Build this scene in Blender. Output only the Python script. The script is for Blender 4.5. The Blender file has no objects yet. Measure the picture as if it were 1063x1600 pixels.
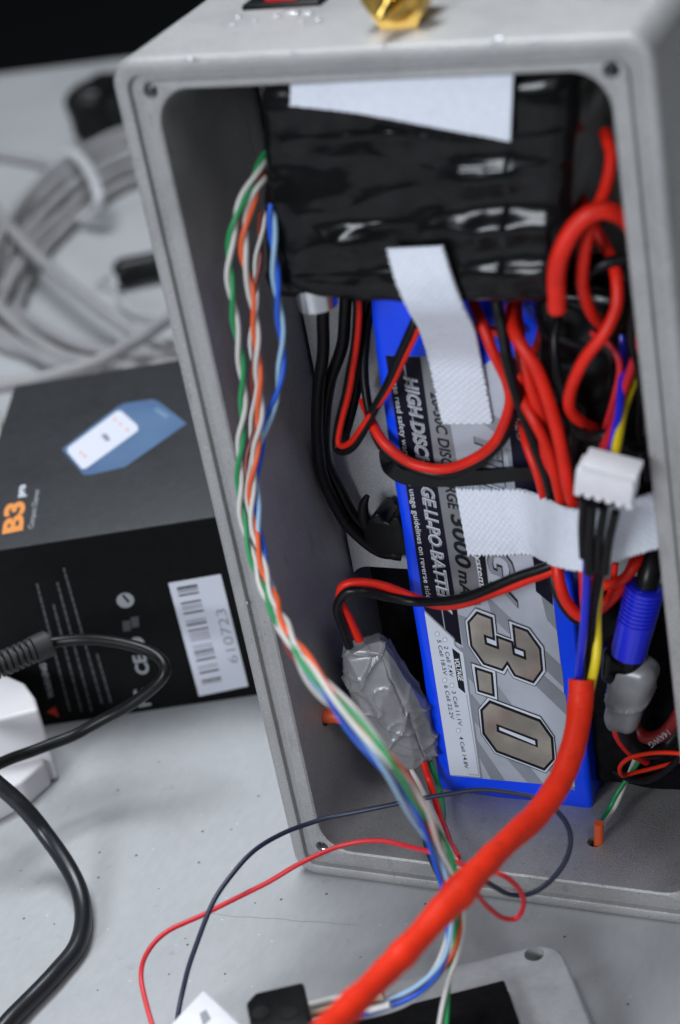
import bpy, bmesh, math, random
from mathutils import Vector, Matrix, noise
from mathutils.geometry import tessellate_polygon
random.seed(7)
SC = bpy.context.scene
COL = SC.collection
MM = 0.001

# ------------------------------------------------------------------ camera
# the enclosure's front lower left corner is the origin, x right, y into the enclosure, z up (millimetres)
CAM = Vector((213.774, -345.392, 332.596))
R0 = Vector((0.91381431, 0.36927299, -0.16905876))      # right
R1 = Vector((0.04937769, -0.51419585, -0.85625024))     # down
R2 = Vector((-0.4031194, 0.77410599, -0.48811337))      # forward
FPX = 3011.8
cam_d = bpy.data.cameras.new('camera'); cam = bpy.data.objects.new('camera', cam_d); COL.objects.link(cam)
cam.matrix_world = Matrix(((R0.x, -R1.x, -R2.x, CAM.x*MM), (R0.y, -R1.y, -R2.y, CAM.y*MM), (R0.z, -R1.z, -R2.z, CAM.z*MM), (0, 0, 0, 1)))
cam_d.sensor_fit = 'HORIZONTAL'; cam_d.sensor_width = 15.7; cam_d.lens = 15.7*FPX/1063.0
cam_d.clip_start = 0.02; cam_d.clip_end = 30
cam_d.dof.use_dof = True; cam_d.dof.focus_distance = 0.497; cam_d.dof.aperture_fstop = 6.3; cam_d.dof.aperture_blades = 7
SC.camera = cam

# ------------------------------------------------------------------ light: an office with ceiling lights and a window
w = bpy.data.worlds.new('World'); SC.world = w; w.use_nodes = True
bg = w.node_tree.nodes['Background']; bg.inputs[0].default_value = (0.60, 0.66, 0.78, 1); bg.inputs[1].default_value = 0.11
def area(name, loc, target, sx, sy, power, color):
    l = bpy.data.lights.new(name, 'AREA'); l.shape = 'RECTANGLE'; l.size = sx; l.size_y = sy; l.energy = power; l.color = color
    o = bpy.data.objects.new(name, l); COL.objects.link(o); o.location = loc
    d = Vector(target) - Vector(loc); o.rotation_euler = d.to_track_quat('-Z', 'Y').to_euler()
    return o
area('window_light', (-0.35, -2.0, 1.0), (0.05, 0.0, 0.1), 0.9, 0.55, 36, (0.88, 0.93, 1.0))
area('ceiling_light', (-0.35, 0.35, 1.9), (0.0, 0.1, 0), 1.1, 0.6, 40, (0.90, 0.95, 1.0))
area('ceiling_light.001', (1.2, -0.9, 1.8), (0.1, 0.0, 0.1), 0.9, 0.4, 7, (0.95, 0.97, 1.0))
SC.view_settings.view_transform = 'Standard'; SC.view_settings.look = 'None'; SC.view_settings.gamma = 1; SC.view_settings.exposure = -0.04
SC.cycles.max_bounces = 8; SC.cycles.glossy_bounces = 4; SC.cycles.transmission_bounces = 6; SC.cycles.use_denoising = True
SC.cycles.sample_clamp_indirect = 4

# ------------------------------------------------------------------ from a sight line to a place
def ray(px, py):
    return R0*((px-531.5)/FPX) + R1*((py-800)/FPX) + R2
def onplane(px, py, o, n):
    d = ray(px, py); return CAM + d*(n.dot(o-CAM)/n.dot(d))
def Y(px, py, y): return onplane(px, py, Vector((0, y, 0)), Vector((0, 1, 0)))
def Z(px, py, z): return onplane(px, py, Vector((0, 0, z)), Vector((0, 0, 1)))
def YL(lst, dy=0): return [Y(a, b, c+dy) for a, b, c in lst]
def ZL(lst): return [Z(a, b, c) for a, b, c in lst]

# ------------------------------------------------------------------ materials
MATS = {}
def mat(name, col, rough=0.5, metal=0.0, var=0.0, vscale=400, bump=0.0, bscale=1500, coat=0.0, spec=0.5, trans=0.0, col2=None, stretch=None, rvar=0.0, sheen=0.0):
    if name in MATS: return MATS[name]
    m = bpy.data.materials.new(name); m.use_nodes = True; nt = m.node_tree; b = nt.nodes['Principled BSDF']
    b.inputs['Base Color'].default_value = (*col, 1); b.inputs['Roughness'].default_value = rough; b.inputs['Metallic'].default_value = metal
    b.inputs['Coat Weight'].default_value = coat; b.inputs['Coat Roughness'].default_value = 0.08; b.inputs['Specular IOR Level'].default_value = spec
    b.inputs['Transmission Weight'].default_value = trans
    if sheen: b.inputs['Sheen Weight'].default_value = sheen
    tc = nt.nodes.new('ShaderNodeTexCoord'); src = tc.outputs['Object']
    if stretch:
        mp = nt.nodes.new('ShaderNodeMapping'); mp.inputs['Scale'].default_value = stretch; nt.links.new(src, mp.inputs[0]); src = mp.outputs[0]
    if var or col2:
        n = nt.nodes.new('ShaderNodeTexNoise'); n.inputs['Scale'].default_value = vscale; n.inputs['Detail'].default_value = 5; nt.links.new(src, n.inputs['Vector'])
        r = nt.nodes.new('ShaderNodeValToRGB'); c2 = col2 or tuple(c*(1-var) for c in col); c1 = col if col2 else tuple(min(1, c*(1+var)) for c in col)
        r.color_ramp.elements[0].position = 0.35; r.color_ramp.elements[1].position = 0.65
        r.color_ramp.elements[0].color = (*c2, 1); r.color_ramp.elements[1].color = (*c1, 1)
        nt.links.new(n.outputs['Fac'], r.inputs[0]); nt.links.new(r.outputs[0], b.inputs['Base Color'])
    if rvar:
        n3 = nt.nodes.new('ShaderNodeTexNoise'); n3.inputs['Scale'].default_value = vscale*0.6; n3.inputs['Detail'].default_value = 4; nt.links.new(src, n3.inputs['Vector'])
        mr = nt.nodes.new('ShaderNodeMapRange'); mr.inputs[3].default_value = max(0.02, rough-rvar); mr.inputs[4].default_value = min(1, rough+rvar)
        nt.links.new(n3.outputs['Fac'], mr.inputs[0]); nt.links.new(mr.outputs[0], b.inputs['Roughness'])
    if bump:
        n2 = nt.nodes.new('ShaderNodeTexNoise'); n2.inputs['Scale'].default_value = bscale; n2.inputs['Detail'].default_value = 3; nt.links.new(src, n2.inputs['Vector'])
        bp = nt.nodes.new('ShaderNodeBump'); bp.inputs['Strength'].default_value = bump; bp.inputs['Distance'].default_value = 0.0002
        nt.links.new(n2.outputs['Fac'], bp.inputs['Height']); nt.links.new(bp.outputs[0], b.inputs['Normal'])
    MATS[name] = m; return m
cast = mat('cast aluminium', (0.39, 0.385, 0.382), 0.48, 0.35, var=0.10, vscale=2200, bump=0.9, bscale=2600, rvar=0.1)
# pits and bright grains in the casting
def grains(m, dark, light, scale=900):
    nt = m.node_tree; b = nt.nodes['Principled BSDF']; old = b.inputs['Base Color'].links[0].from_socket
    tc = nt.nodes.new('ShaderNodeTexCoord'); v = nt.nodes.new('ShaderNodeTexVoronoi'); v.inputs['Scale'].default_value = scale; nt.links.new(tc.outputs['Object'], v.inputs['Vector'])
    sep = nt.nodes.new('ShaderNodeSeparateColor'); nt.links.new(v.outputs['Color'], sep.inputs[0])
    def mask(sock, lo, dist):
        a = nt.nodes.new('ShaderNodeMath'); a.operation = 'GREATER_THAN'; a.inputs[1].default_value = lo; nt.links.new(sep.outputs[sock], a.inputs[0])
        c = nt.nodes.new('ShaderNodeMath'); c.operation = 'LESS_THAN'; c.inputs[1].default_value = dist; nt.links.new(v.outputs['Distance'], c.inputs[0])
        d = nt.nodes.new('ShaderNodeMath'); d.operation = 'MULTIPLY'; nt.links.new(a.outputs[0], d.inputs[0]); nt.links.new(c.outputs[0], d.inputs[1]); return d.outputs[0]
    for sock, lo, dist, col in ((0, dark[0], dark[1], dark[2]), (1, light[0], light[1], light[2])):
        mx = nt.nodes.new('ShaderNodeMix'); mx.data_type = 'RGBA'; mx.inputs[7].default_value = (*col, 1)
        nt.links.new(mask(sock, lo, dist), mx.inputs[0]); nt.links.new(old, mx.inputs[6]); old = mx.outputs[2]
    nt.links.new(old, b.inputs['Base Color'])
grains(cast, (0.975, 0.28, (0.16, 0.16, 0.165)), (0.95, 0.25, (0.62, 0.62, 0.65)), 1500)
plate_m = mat('galvanised plate', (0.55, 0.55, 0.54), 0.45, 0.1, var=0.10, vscale=1500, bump=0.4, bscale=3000)
table_m = mat('desk laminate', (0.375, 0.382, 0.392), 0.5, 0, var=0.03, vscale=500, bump=0.3, bscale=1500, stretch=(1, 0.4, 1), rvar=0.08)
grains(table_m, (0.988, 0.26, (0.10, 0.10, 0.11)), (0.98, 0.2, (0.5, 0.51, 0.52)), 620)
lid_m = mat('lid metal', (0.40, 0.405, 0.41), 0.5, 0.1, var=0.06, vscale=500, bump=0.5, bscale=2200)
black = mat('black plastic', (0.006, 0.006, 0.0065), 0.34, spec=0.22, var=0.3, vscale=300, bump=0.15, bscale=900)
rubber = mat('black wire insulation', (0.006, 0.006, 0.0065), 0.36, spec=0.25, var=0.3, vscale=300, rvar=0.1)
foam = mat('black foam', (0.006, 0.006, 0.007), 0.9, spec=0.1, var=0.3, bump=0.6, bscale=900)
tape = mat('black electrical tape', (0.005, 0.005, 0.0055), 0.19, spec=0.26, var=0.3, vscale=120, bump=0.12, bscale=300, rvar=0.06)
duct = mat('grey duct tape', (0.25, 0.25, 0.26), 0.36, 0.2, var=0.10, vscale=180, bump=0.15, bscale=1200, rvar=0.08)
red = mat('red silicone', (0.74, 0.020, 0.008), 0.42, spec=0.3, var=0.08, vscale=150, bump=0.1, bscale=900, rvar=0.08)
dred = mat('thin red insulation', (0.62, 0.02, 0.03), 0.4)
sleeve_m = mat('orange heat shrink', (0.82, 0.032, 0.008), 0.5, spec=0.22, var=0.06, vscale=110, bump=0.5, bscale=500, rvar=0.1)
blue = mat('blue shrink wrap', (0.0, 0.06, 0.95), 0.3, var=0.08, vscale=40, bump=0.15, bscale=120, spec=0.4, coat=0.1, rvar=0.05)
bluep = mat('blue plastic', (0.012, 0.022, 0.62), 0.3, coat=0.3)
navy = mat('dark navy insulation', (0.012, 0.018, 0.045), 0.4)
velc = mat('white hook tape', (0.74, 0.78, 0.86), 0.75, var=0.03, vscale=800, bump=0.3, bscale=2500, sheen=0.2)
white = mat('white nylon', (0.76, 0.75, 0.78), 0.45, var=0.02, bump=0.1)
wht_w = mat('white insulation', (0.60, 0.585, 0.55), 0.4)
adp = mat('white adapter plastic', (0.62, 0.60, 0.62), 0.42, var=0.02, vscale=60)
greyc = mat('grey cable jacket', (0.25, 0.245, 0.25), 0.5, var=0.05, vscale=90)
greyd = mat('grey cable tie', (0.42, 0.42, 0.43), 0.5)
green = mat('green insulation', (0.01, 0.27, 0.08), 0.38)
orange = mat('orange insulation', (0.80, 0.12, 0.03), 0.38)
brown = mat('brown insulation', (0.20, 0.03, 0.018), 0.38)
blu_w = mat('blue insulation', (0.01, 0.10, 0.62), 0.38)
lblu = mat('pale blue insulation', (0.30, 0.48, 0.66), 0.4)
yellow = mat('yellow insulation', (0.80, 0.62, 0.01), 0.4)
gold = mat('gold plating', (0.95, 0.62, 0.16), 0.2, 1.0)
steel = mat('steel', (0.6, 0.6, 0.62), 0.25, 1.0)
boxtop = mat('black card top sheen', (0.030, 0.031, 0.034), 0.5, spec=0.4, var=0.12, vscale=600, bump=0.2, bscale=1200)  # box top: overhead sheen put into a lighter base colour than the front
boxfr = mat('black card', (0.004, 0.004, 0.0045), 0.5, spec=0.12, var=0.2, vscale=300)
clear = mat('clear glue', (0.9, 0.92, 0.95), 0.06, trans=0.6, coat=1)
dark_room = mat('dark room', (0.006, 0.006, 0.007), 0.9)
def grime(m, amt, scale, lo=0.45, hi=0.75, streak=(1, 1, 1)):      # handling marks: broad dull patches and fine scuffs
    nt = m.node_tree; b = nt.nodes['Principled BSDF']; old = b.inputs['Base Color'].links[0].from_socket
    tc = nt.nodes.new('ShaderNodeTexCoord'); mp = nt.nodes.new('ShaderNodeMapping'); mp.inputs['Scale'].default_value = streak; nt.links.new(tc.outputs['Object'], mp.inputs[0])
    n = nt.nodes.new('ShaderNodeTexNoise'); n.inputs['Scale'].default_value = scale; n.inputs['Detail'].default_value = 7; n.inputs['Roughness'].default_value = 0.65; nt.links.new(mp.outputs[0], n.inputs['Vector'])
    mr = nt.nodes.new('ShaderNodeMapRange'); mr.inputs[1].default_value = lo; mr.inputs[2].default_value = hi; mr.inputs[3].default_value = 1.0; mr.inputs[4].default_value = 1-amt; nt.links.new(n.outputs['Fac'], mr.inputs[0])
    vm = nt.nodes.new('ShaderNodeVectorMath'); vm.operation = 'SCALE'; nt.links.new(old, vm.inputs[0]); nt.links.new(mr.outputs[0], vm.inputs['Scale']); nt.links.new(vm.outputs[0], b.inputs['Base Color'])
grime(cast, 0.22, 45); grime(cast, 0.25, 300, 0.6, 0.72, (1, 1, 0.2)); grime(plate_m, 0.2, 60); grime(table_m, 0.12, 14); grime(table_m, 0.22, 160, 0.62, 0.74); grime(boxtop, 0.25, 60); grime(sleeve_m, 0.3, 220, 0.55, 0.75); grime(red, 0.35, 110, 0.5, 0.8); grime(velc, 0.12, 90, 0.5, 0.8)
# print colours of the battery label
lab = mat('label silver', (0.50, 0.53, 0.60), 0.34, 0.12, var=0.12, vscale=28, coat=0.15, rvar=0.05)
lab_d = mat('label stripe grey', (0.27, 0.29, 0.33), 0.34, 0.12, var=0.12, vscale=60, coat=0.15)
lab_m = mat('label mid grey', (0.20, 0.205, 0.22), 0.34, 0.1, var=0.18, vscale=50, coat=0.15)
lab_l = mat('label pale', (0.62, 0.66, 0.74), 0.36, 0.0, var=0.04, vscale=60, coat=0.1)
lab_k = mat('label black', (0.006, 0.006, 0.010), 0.4, spec=0.25)
lab_n = mat('label indigo black', (0.006, 0.005, 0.016), 0.45, spec=0.15, var=0.3, vscale=60)
lab_w = mat('label white', (0.72, 0.75, 0.80), 0.35)
lab_g = mat('label lettering grey', (0.26, 0.27, 0.31), 0.4)
foil = mat('mirror foil', (0.56, 0.51, 0.44), 0.22, 0.8, var=0.22, vscale=110, rvar=0.07)
p_orange = mat('print orange', (0.75, 0.28, 0.07), 0.5); p_grey = mat('print grey', (0.075, 0.078, 0.085), 0.6); p_lgrey = mat('print light grey', (0.28, 0.29, 0.31), 0.6)
p_blue = mat('print blue', (0.075, 0.135, 0.26), 0.45, col2=(0.10, 0.18, 0.31), vscale=40); p_white = mat('print white', (0.66, 0.68, 0.76), 0.5); p_red = mat('print red', (0.55, 0.02, 0.01), 0.5); p_black = mat('print black', (0.015, 0.015, 0.017), 0.5)
p_mid = mat('print barcode grey', (0.22, 0.22, 0.27), 0.5)
switch_red = mat('red rocker plastic', (0.62, 0.01, 0.012), 0.25, coat=0.5)

# ------------------------------------------------------------------ things
def thing(name, label, cat, loc=None, group=None):
    o = bpy.data.objects.new(name, None); COL.objects.link(o); o.empty_display_size = 0.01
    o.location = Vector(loc)*MM if loc is not None else (0, 0, 0)
    o['label'] = label; o['category'] = cat
    if group: o['group'] = group
    return o
def tag(o, label, cat, group=None):
    o['label'] = label; o['category'] = cat
    if group: o['group'] = group
    return o
def wm(o):
    m = Matrix.Translation(o.location) if o.type == 'EMPTY' else Matrix.Identity(4)
    return m
def mesh(name, VF, m, parent=None, sharp=40, smooth=True):
    V, F = VF
    me = bpy.data.meshes.new(name)
    me.from_pydata([(v[0]*MM, v[1]*MM, v[2]*MM) for v in V], [], [tuple(f) for f in F]); me.validate(); me.update()
    me.materials.append(m)
    if smooth:
        bm = bmesh.new(); bm.from_mesh(me)
        bmesh.ops.recalc_face_normals(bm, faces=bm.faces) if sharp is not None and sharp >= 0 else None
        for f in bm.faces: f.smooth = True
        for e in bm.edges:
            if len(e.link_faces) == 2 and e.calc_face_angle(0) > math.radians(abs(sharp)): e.smooth = False
        bm.to_mesh(me); bm.free()
    o = bpy.data.objects.new(name, me); COL.objects.link(o)
    if parent is not None:
        o.parent = parent
        if parent.type == 'EMPTY': o.matrix_parent_inverse = Matrix.Translation(parent.location).inverted()
    return o
def join(parts):
    V, F = [], []
    for v, f in parts:
        n = len(V); V += list(v); F += [tuple(i+n for i in q) for q in f]
    return V, F
def cr(P, n):                     # catmull-rom through tuples or vectors, n samples per span
    P = [tuple(p) for p in P]; out = []
    Q = [tuple(2*a-b for a, b in zip(P[0], P[1]))] + P + [tuple(2*a-b for a, b in zip(P[-1], P[-2]))]
    for i in range(1, len(Q)-2):
        for k in range(n):
            t = k/n; t2 = t*t; t3 = t2*t
            out.append(tuple(0.5*(2*b + (c-a)*t + (2*a-5*b+4*c-d)*t2 + (3*b-a-3*c+d)*t3) for a, b, c, d in zip(Q[i-1], Q[i], Q[i+1], Q[i+2])))
    out.append(P[-1]); return out
def frames(C):
    T = []
    for i in range(len(C)):
        a = C[max(0, i-1)]; b = C[min(len(C)-1, i+1)]; T.append((b-a).normalized())
    up = Vector((0.3, 0.2, 1)); N = [(up - T[0]*up.dot(T[0])).normalized()]
    for i in range(1, len(C)):
        n = N[-1] - T[i]*N[-1].dot(T[i]); N.append(n.normalized())
    return T, N, [t.cross(n) for t, n in zip(T, N)]
def sweep(C, rad, seg=12, cap=True, flat=None):
    T, N, B = frames(C); V = []; F = []; n = len(C)
    for i in range(n):
        r = rad(i/(n-1)) if callable(rad) else rad
        ra, rb = (r, r) if flat is None else (r, r*flat)
        for k in range(seg):
            a = 2*math.pi*k/seg; V.append(C[i] + N[i]*math.cos(a)*ra + B[i]*math.sin(a)*rb)
    for i in range(n-1):
        for k in range(seg):
            F.append((i*seg+k, i*seg+(k+1) % seg, (i+1)*seg+(k+1) % seg, (i+1)*seg+k))
    if cap:
        F.append(tuple(range(seg))); F.append(tuple((n-1)*seg+k for k in range(seg)))
    return V, F
def tube(P, rad, seg=12, n=8, cap=True):
    C = [Vector(c) for c in cr(P, n)]; C = [c+Vector((noise.noise(c*.08), noise.noise(c*.08+Vector((5, 5, 5))), noise.noise(c*.08+Vector((9, 1, 4)))))*(0.5 if 3 < i < len(C)-4 else 0) for i, c in enumerate(C)] if len(C) > 40 else C
    if isinstance(rad, (list, tuple)):
        rl = list(rad)
        rad = lambda t, rl=rl: rl[min(len(rl)-2, int(t*(len(rl)-1)))]*(1-(t*(len(rl)-1)-min(len(rl)-2, int(t*(len(rl)-1))))) + rl[min(len(rl)-2, int(t*(len(rl)-1)))+1]*(t*(len(rl)-1)-min(len(rl)-2, int(t*(len(rl)-1))))
    return sweep(C, rad, seg, cap)
def twist(P, off, r, pitch, phase=0, n=24, offs=None):
    C = [Vector(c) for c in cr(P, n)]; T, N, B = frames(C); A, D = [], []; s = 0
    for i, c in enumerate(C):
        if i: s += (C[i]-C[i-1]).length*(1 if i < len(C)*.45 else max(.4, 1-(i/len(C)-.45)*4))
        ph = phase + 2*math.pi*s/pitch; o = off if offs is None else off*offs(i/(len(C)-1))
        v = (N[i]*math.cos(ph) + B[i]*math.sin(ph))*o; A.append(c+v); D.append(c-v)
    return sweep(A, r, 10), sweep(D, r, 10)
def boxm(o, u, v, wv):            # corner and three edge vectors
    V = [o + u*a + v*b + wv*c for a in (0, 1) for b in (0, 1) for c in (0, 1)]
    return V, [(0, 1, 3, 2), (4, 6, 7, 5), (0, 4, 5, 1), (2, 3, 7, 6), (0, 2, 6, 4), (1, 5, 7, 3)]
def bevel_mesh(VF, width, seg=3, ang=20):
    V, F = VF; bm = bmesh.new(); vs = [bm.verts.new(v) for v in V]; bm.verts.ensure_lookup_table()
    for f in F: bm.faces.new([vs[i] for i in f])
    bmesh.ops.recalc_face_normals(bm, faces=bm.faces)
    es = [e for e in bm.edges if len(e.link_faces) == 2 and e.calc_face_angle(0) > math.radians(ang)]
    bmesh.ops.bevel(bm, geom=es, offset=width, segments=seg, profile=0.5, affect='EDGES', clamp_overlap=True)
    bm.verts.index_update(); R = ([v.co.copy() for v in bm.verts], [tuple(v.index for v in f.verts) for f in bm.faces]); bm.free(); return R
def prism(pts, up, bevel=0):      # pts: outline (Vectors); up: extrusion vector
    n = len(pts); V = [p.copy() for p in pts] + [p+up for p in pts]
    F = [tuple(range(n)), tuple(range(n, 2*n))] + [(i, (i+1) % n, n+(i+1) % n, n+i) for i in range(n)]
    return bevel_mesh((V, F), bevel) if bevel else (V, F)
def cyl(c, ax, r, h, seg=24, r2=None):
    ax = ax.normalized(); t = Vector((0, 0, 1)) if abs(ax.z) < .9 else Vector((1, 0, 0)); a = ax.cross(t).normalized(); b = ax.cross(a)
    r2 = r if r2 is None else r2; V = []
    for q, rr in ((0, r), (h, r2)):
        for k in range(seg): an = 2*math.pi*k/seg; V.append(c+ax*q+a*math.cos(an)*rr+b*math.sin(an)*rr)
    return V, [tuple(range(seg)), tuple(range(seg, 2*seg))] + [(k, (k+1) % seg, seg+(k+1) % seg, seg+k) for k in range(seg)]
def rr_pts(x0, x1, z0, z1, r, y, n=8):
    P = []
    for cx, cz, a0 in ((x1-r, z1-r, 0), (x0+r, z1-r, 90), (x0+r, z0+r, 180), (x1-r, z0+r, 270)):
        for k in range(n+1):
            a = math.radians(a0+90*k/n); P.append(Vector((cx+r*math.cos(a), y, cz+r*math.sin(a))))
    return P
def loft(rings, cap0=True, cap1=True):
    n = len(rings[0]); V = [p for r in rings for p in r]; F = []
    for i in range(len(rings)-1):
        for k in range(n): F.append((i*n+k, i*n+(k+1) % n, (i+1)*n+(k+1) % n, (i+1)*n+k))
    if cap0: F.append(tuple(range(n)))
    if cap1: F.append(tuple((len(rings)-1)*n+k for k in range(n)))
    return V, F
def cut(o, cutters):              # real holes
    for c in cutters:
        co = mesh('cutter', c, black, smooth=False)
        bm = bmesh.new(); bm.from_mesh(co.data); bmesh.ops.recalc_face_normals(bm, faces=bm.faces); bm.to_mesh(co.data); bm.free()
        md = o.modifiers.new('b', 'BOOLEAN'); md.operation = 'DIFFERENCE'; md.solver = 'EXACT'; md.object = co
        bpy.context.view_layer.update(); dg = bpy.context.evaluated_depsgraph_get()
        nm = bpy.data.meshes.new_from_object(o.evaluated_get(dg)); o.modifiers.clear(); o.data = nm
        bpy.data.objects.remove(co)
    bm = bmesh.new(); bm.from_mesh(o.data)
    for f in bm.faces: f.smooth = True
    for e in bm.edges: e.smooth = not (len(e.link_faces) == 2 and e.calc_face_angle(0) > math.radians(35))
    bm.to_mesh(o.data); bm.free()
def rbox(c, half, rad, n=26, disp=None, rot=None):      # rounded box, finely divided, displaced along its normal
    V = []; F = []; idx = {}
    def vert(p):
        k = tuple(round(x, 5) for x in p)
        if k not in idx:
            q = Vector((p[0]*half[0], p[1]*half[1], p[2]*half[2]))
            inner = Vector(tuple(max(-(h-rad), min(h-rad, x)) for x, h in zip(q, half)))
            d = q-inner; nn = d.normalized() if d.length > 1e-6 else Vector((0, 0, 0))
            q = inner + nn*rad if d.length > 1e-6 else q
            if disp: q = disp(q, nn)
            if rot is not None: q = rot @ q
            idx[k] = len(V); V.append(q + c)
        return idx[k]
    for ax in range(3):
        for s in (-1, 1):
            for i in range(n):
                for j in range(n):
                    qs = []
                    for a, b in ((i, j), (i+1, j), (i+1, j+1), (i, j+1)):
                        p = [0, 0, 0]; p[ax] = s; p[(ax+1) % 3] = -1+2*a/n; p[(ax+2) % 3] = -1+2*b/n; qs.append(vert(p))
                    F.append(tuple(qs if s > 0 else qs[::-1]))
    return V, F
def ribbon(rows, nlen, ncol, thick=0.8, serr=0.0, bumpa=0.0, pitch=1.1):   # rows: (left point, right point)
    L = [Vector(p) for p in cr([r[0] for r in rows], nlen)]; R = [Vector(p) for p in cr([r[1] for r in rows], nlen)]
    G = []; acc = 0
    for i in range(len(L)):
        if i: acc += ((L[i]+R[i])/2-(L[i-1]+R[i-1])/2).length
        wv = R[i]-L[i]; wd = wv.length; wv = wv.normalized()
        tt = ((L[min(i+1, len(L)-1)]+R[min(i+1, len(L)-1)])-(L[max(i-1, 0)]+R[max(i-1, 0)])).normalized()
        nn = wv.cross(tt).normalized()
        if nn.dot(CAM-L[i]) < 0: nn = -nn
        e = serr*(1 if (acc/pitch) % 1 < 0.5 else -1)
        row = []
        for j in range(ncol+1):
            p = L[i].lerp(R[i], j/ncol)
            if j == 0: p = p - wv*e
            if j == ncol: p = p + wv*e
            x = wd*j/ncol
            h = bumpa*(math.cos(2*math.pi*x/1.9)*math.cos(2*math.pi*acc/1.55))
            row.append((p, nn, h))
        G.append(row)
    V = [p+n*h for r in G for p, n, h in r] + [p-n*thick for r in G for p, n, h in r]; m = ncol+1; k = len(G)*m; F = []
    for i in range(len(G)-1):
        for j in range(ncol):
            a = i*m+j; F.append((a, a+1, a+m+1, a+m)); F.append((k+a, k+a+m, k+a+m+1, k+a+1))
        F.append((i*m, (i+1)*m, k+(i+1)*m, k+i*m)); F.append((i*m+ncol, k+i*m+ncol, k+(i+1)*m+ncol, (i+1)*m+ncol))
    for j in range(ncol):
        F.append((j, k+j, k+j+1, j+1)); b = (len(G)-1)*m+j; F.append((b, b+1, k+b+1, k+b))
    return V, F
class Face:                        # a plane one can print on
    def __init__(s, o, n, step=0.03): s.o = Vector(o); s.n = Vector(n).normalized(); s.step = step
    def p(s, px, py, lay=1): return onplane(px, py, s.o, s.n) + s.n*s.step*lay
    def poly(s, name, pts, m, parent, lay=1, holes=()):
        loops = [[s.p(a, b, lay) for a, b in q] for q in [pts, *holes]]; V = [v for l in loops for v in l]
        tri = tessellate_polygon(loops)
        out = []
        for t in tri:
            a, b, c = (V[i] for i in t); out.append(t if (b-a).cross(c-a).dot(s.n) > 0 else t[::-1])
        return mesh(name, (V, out), m, parent, smooth=False)
    def text(s, txt, p0, p1, cap, m, parent, lay=1, ital=0.0, bold=0.0, name='lettering'):
        a = s.p(*p0, lay); b = s.p(*p1, lay); ux = (b-a).normalized(); uy = s.n.cross(ux)
        cu = bpy.data.curves.new('t', 'FONT'); cu.body = txt; cu.size = 1; cu.shear = ital; cu.offset = bold; cu.resolution_u = 3
        o = bpy.data.objects.new('t', cu); COL.objects.link(o); bpy.context.view_layer.update()
        me = bpy.data.meshes.new_from_object(o.evaluated_get(bpy.context.evaluated_depsgraph_get())); bpy.data.objects.remove(o)
        vs = [v.co.copy() for v in me.vertices]; fs = [tuple(p.vertices) for p in me.polygons]
        x0 = min(v.x for v in vs); x1 = max(v.x for v in vs); L = (b-a).length
        V = [a + ux*((v.x-x0)/(x1-x0)*L) + uy*(v.y*cap/0.73) for v in vs]
        F = []
        for f in fs: F.append(f if len(f) < 3 or (V[f[1]]-V[f[0]]).cross(V[f[2]]-V[f[0]]).dot(s.n) > 0 else f[::-1])
        return mesh(name, (V, F), m, parent, smooth=False)

grime(lab, 0.15, 70)
# ================================================================== the setting
def structure(name, VF, m, **k):
    o = mesh(name, VF, m, **k); o['kind'] = 'structure'; return o
structure('floor', ([(-6000, -4000, -750), (6000, -4000, -750), (6000, 6000, -750), (-6000, 6000, -750)], [(0, 1, 2, 3)]), dark_room, smooth=False)
structure('wall', boxm(Vector((-6000, 3600, -750)), Vector((12000, 0, 0)), Vector((0, 100, 0)), Vector((0, 0, 3000))), dark_room, smooth=False)
te = Vector((85.3, 19.8, 0)).normalized(); tn = Vector((-te.y, te.x, 0)); tb = Vector((-427, 717, 0))
tt = structure('tabletop', bevel_mesh(boxm(tb - te*1100 - tn*1400 + Vector((0, 0, -25)), te*2600, tn*1400, Vector((0, 0, 25))), 1.5, 2), table_m, sharp=30)

sa, sb = Z(318, 1428, 0.06), Z(560, 1446, 0.06)
hs = [sa.lerp(sb, i/24)+Vector((0, noise.noise(Vector((i*.3, 0, 0)))*.5, 0)) for i in range(25)]
mesh('hairline_scratch', ([p for q in hs for p in (q, q+Vector((0, .09, 0)))], [(2*i, 2*i+2, 2*i+3, 2*i+1) for i in range(24)]), p_mid, tt, smooth=False)
# ================================================================== the enclosure
H, W, D = 224.0, 118.0, 66.0
enc = thing('metal_enclosure', 'grey cast metal box standing open on the table, crammed with battery and wires', 'enclosure', (W/2, D/2, 0))
def ring(i, y, r, ib=None, it=None):
    ib = i if ib is None else ib; it = i if it is None else it
    return rr_pts(i, W-i, ib, H-it, r, y)
shell = mesh('shell', loft([
    ring(1.2, D, 5.0), ring(0.0, D-1.5, 6.0), ring(0, 1.6, 6.0, 0, 0), ring(0.25, 0.7, 5.8), ring(0.9, 0.1, 5.2), ring(1.6, 0, 4.6),
    ring(3.4, 0, 3.2), ring(3.6, 0.15, 3.2), ring(3.75, 1.5, 3.1), ring(5.6, 1.5, 3.0, 5.6, 5.0), ring(5.75, 0.5, 3.0, 5.75, 5.1), ring(6.0, 0.3, 3.0, 6, 5.3),
    ring(9.0, 0.3, 8.0, 9.0, 6.6), ring(9.5, 0.7, 8.0, 9.5, 7.0), ring(9.2, 6, 7.5, 9.3, 7), ring(8.6, 60, 6.5, 8.6, 7)]), cast, enc, sharp=28)
yv = Vector((0, 1, 0)); xv = Vector((1, 0, 0)); zv = Vector((0, 0, 1))
gx = Y(512, 1120, 22); gz = X_ = None
gz = onplane(509, 1121, Vector((9, 0, 0)), xv)
hz = onplane(931, 1316, Vector((0, 0, 9)), zv)
holes = [cyl(Vector((x, -2, z)), yv, 1.75, 16, 20) for x, z in ((9.3, 10.2), (8.9, 217.0), (W-8.9, 217.0), (W-9.3, 10.2))]
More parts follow.
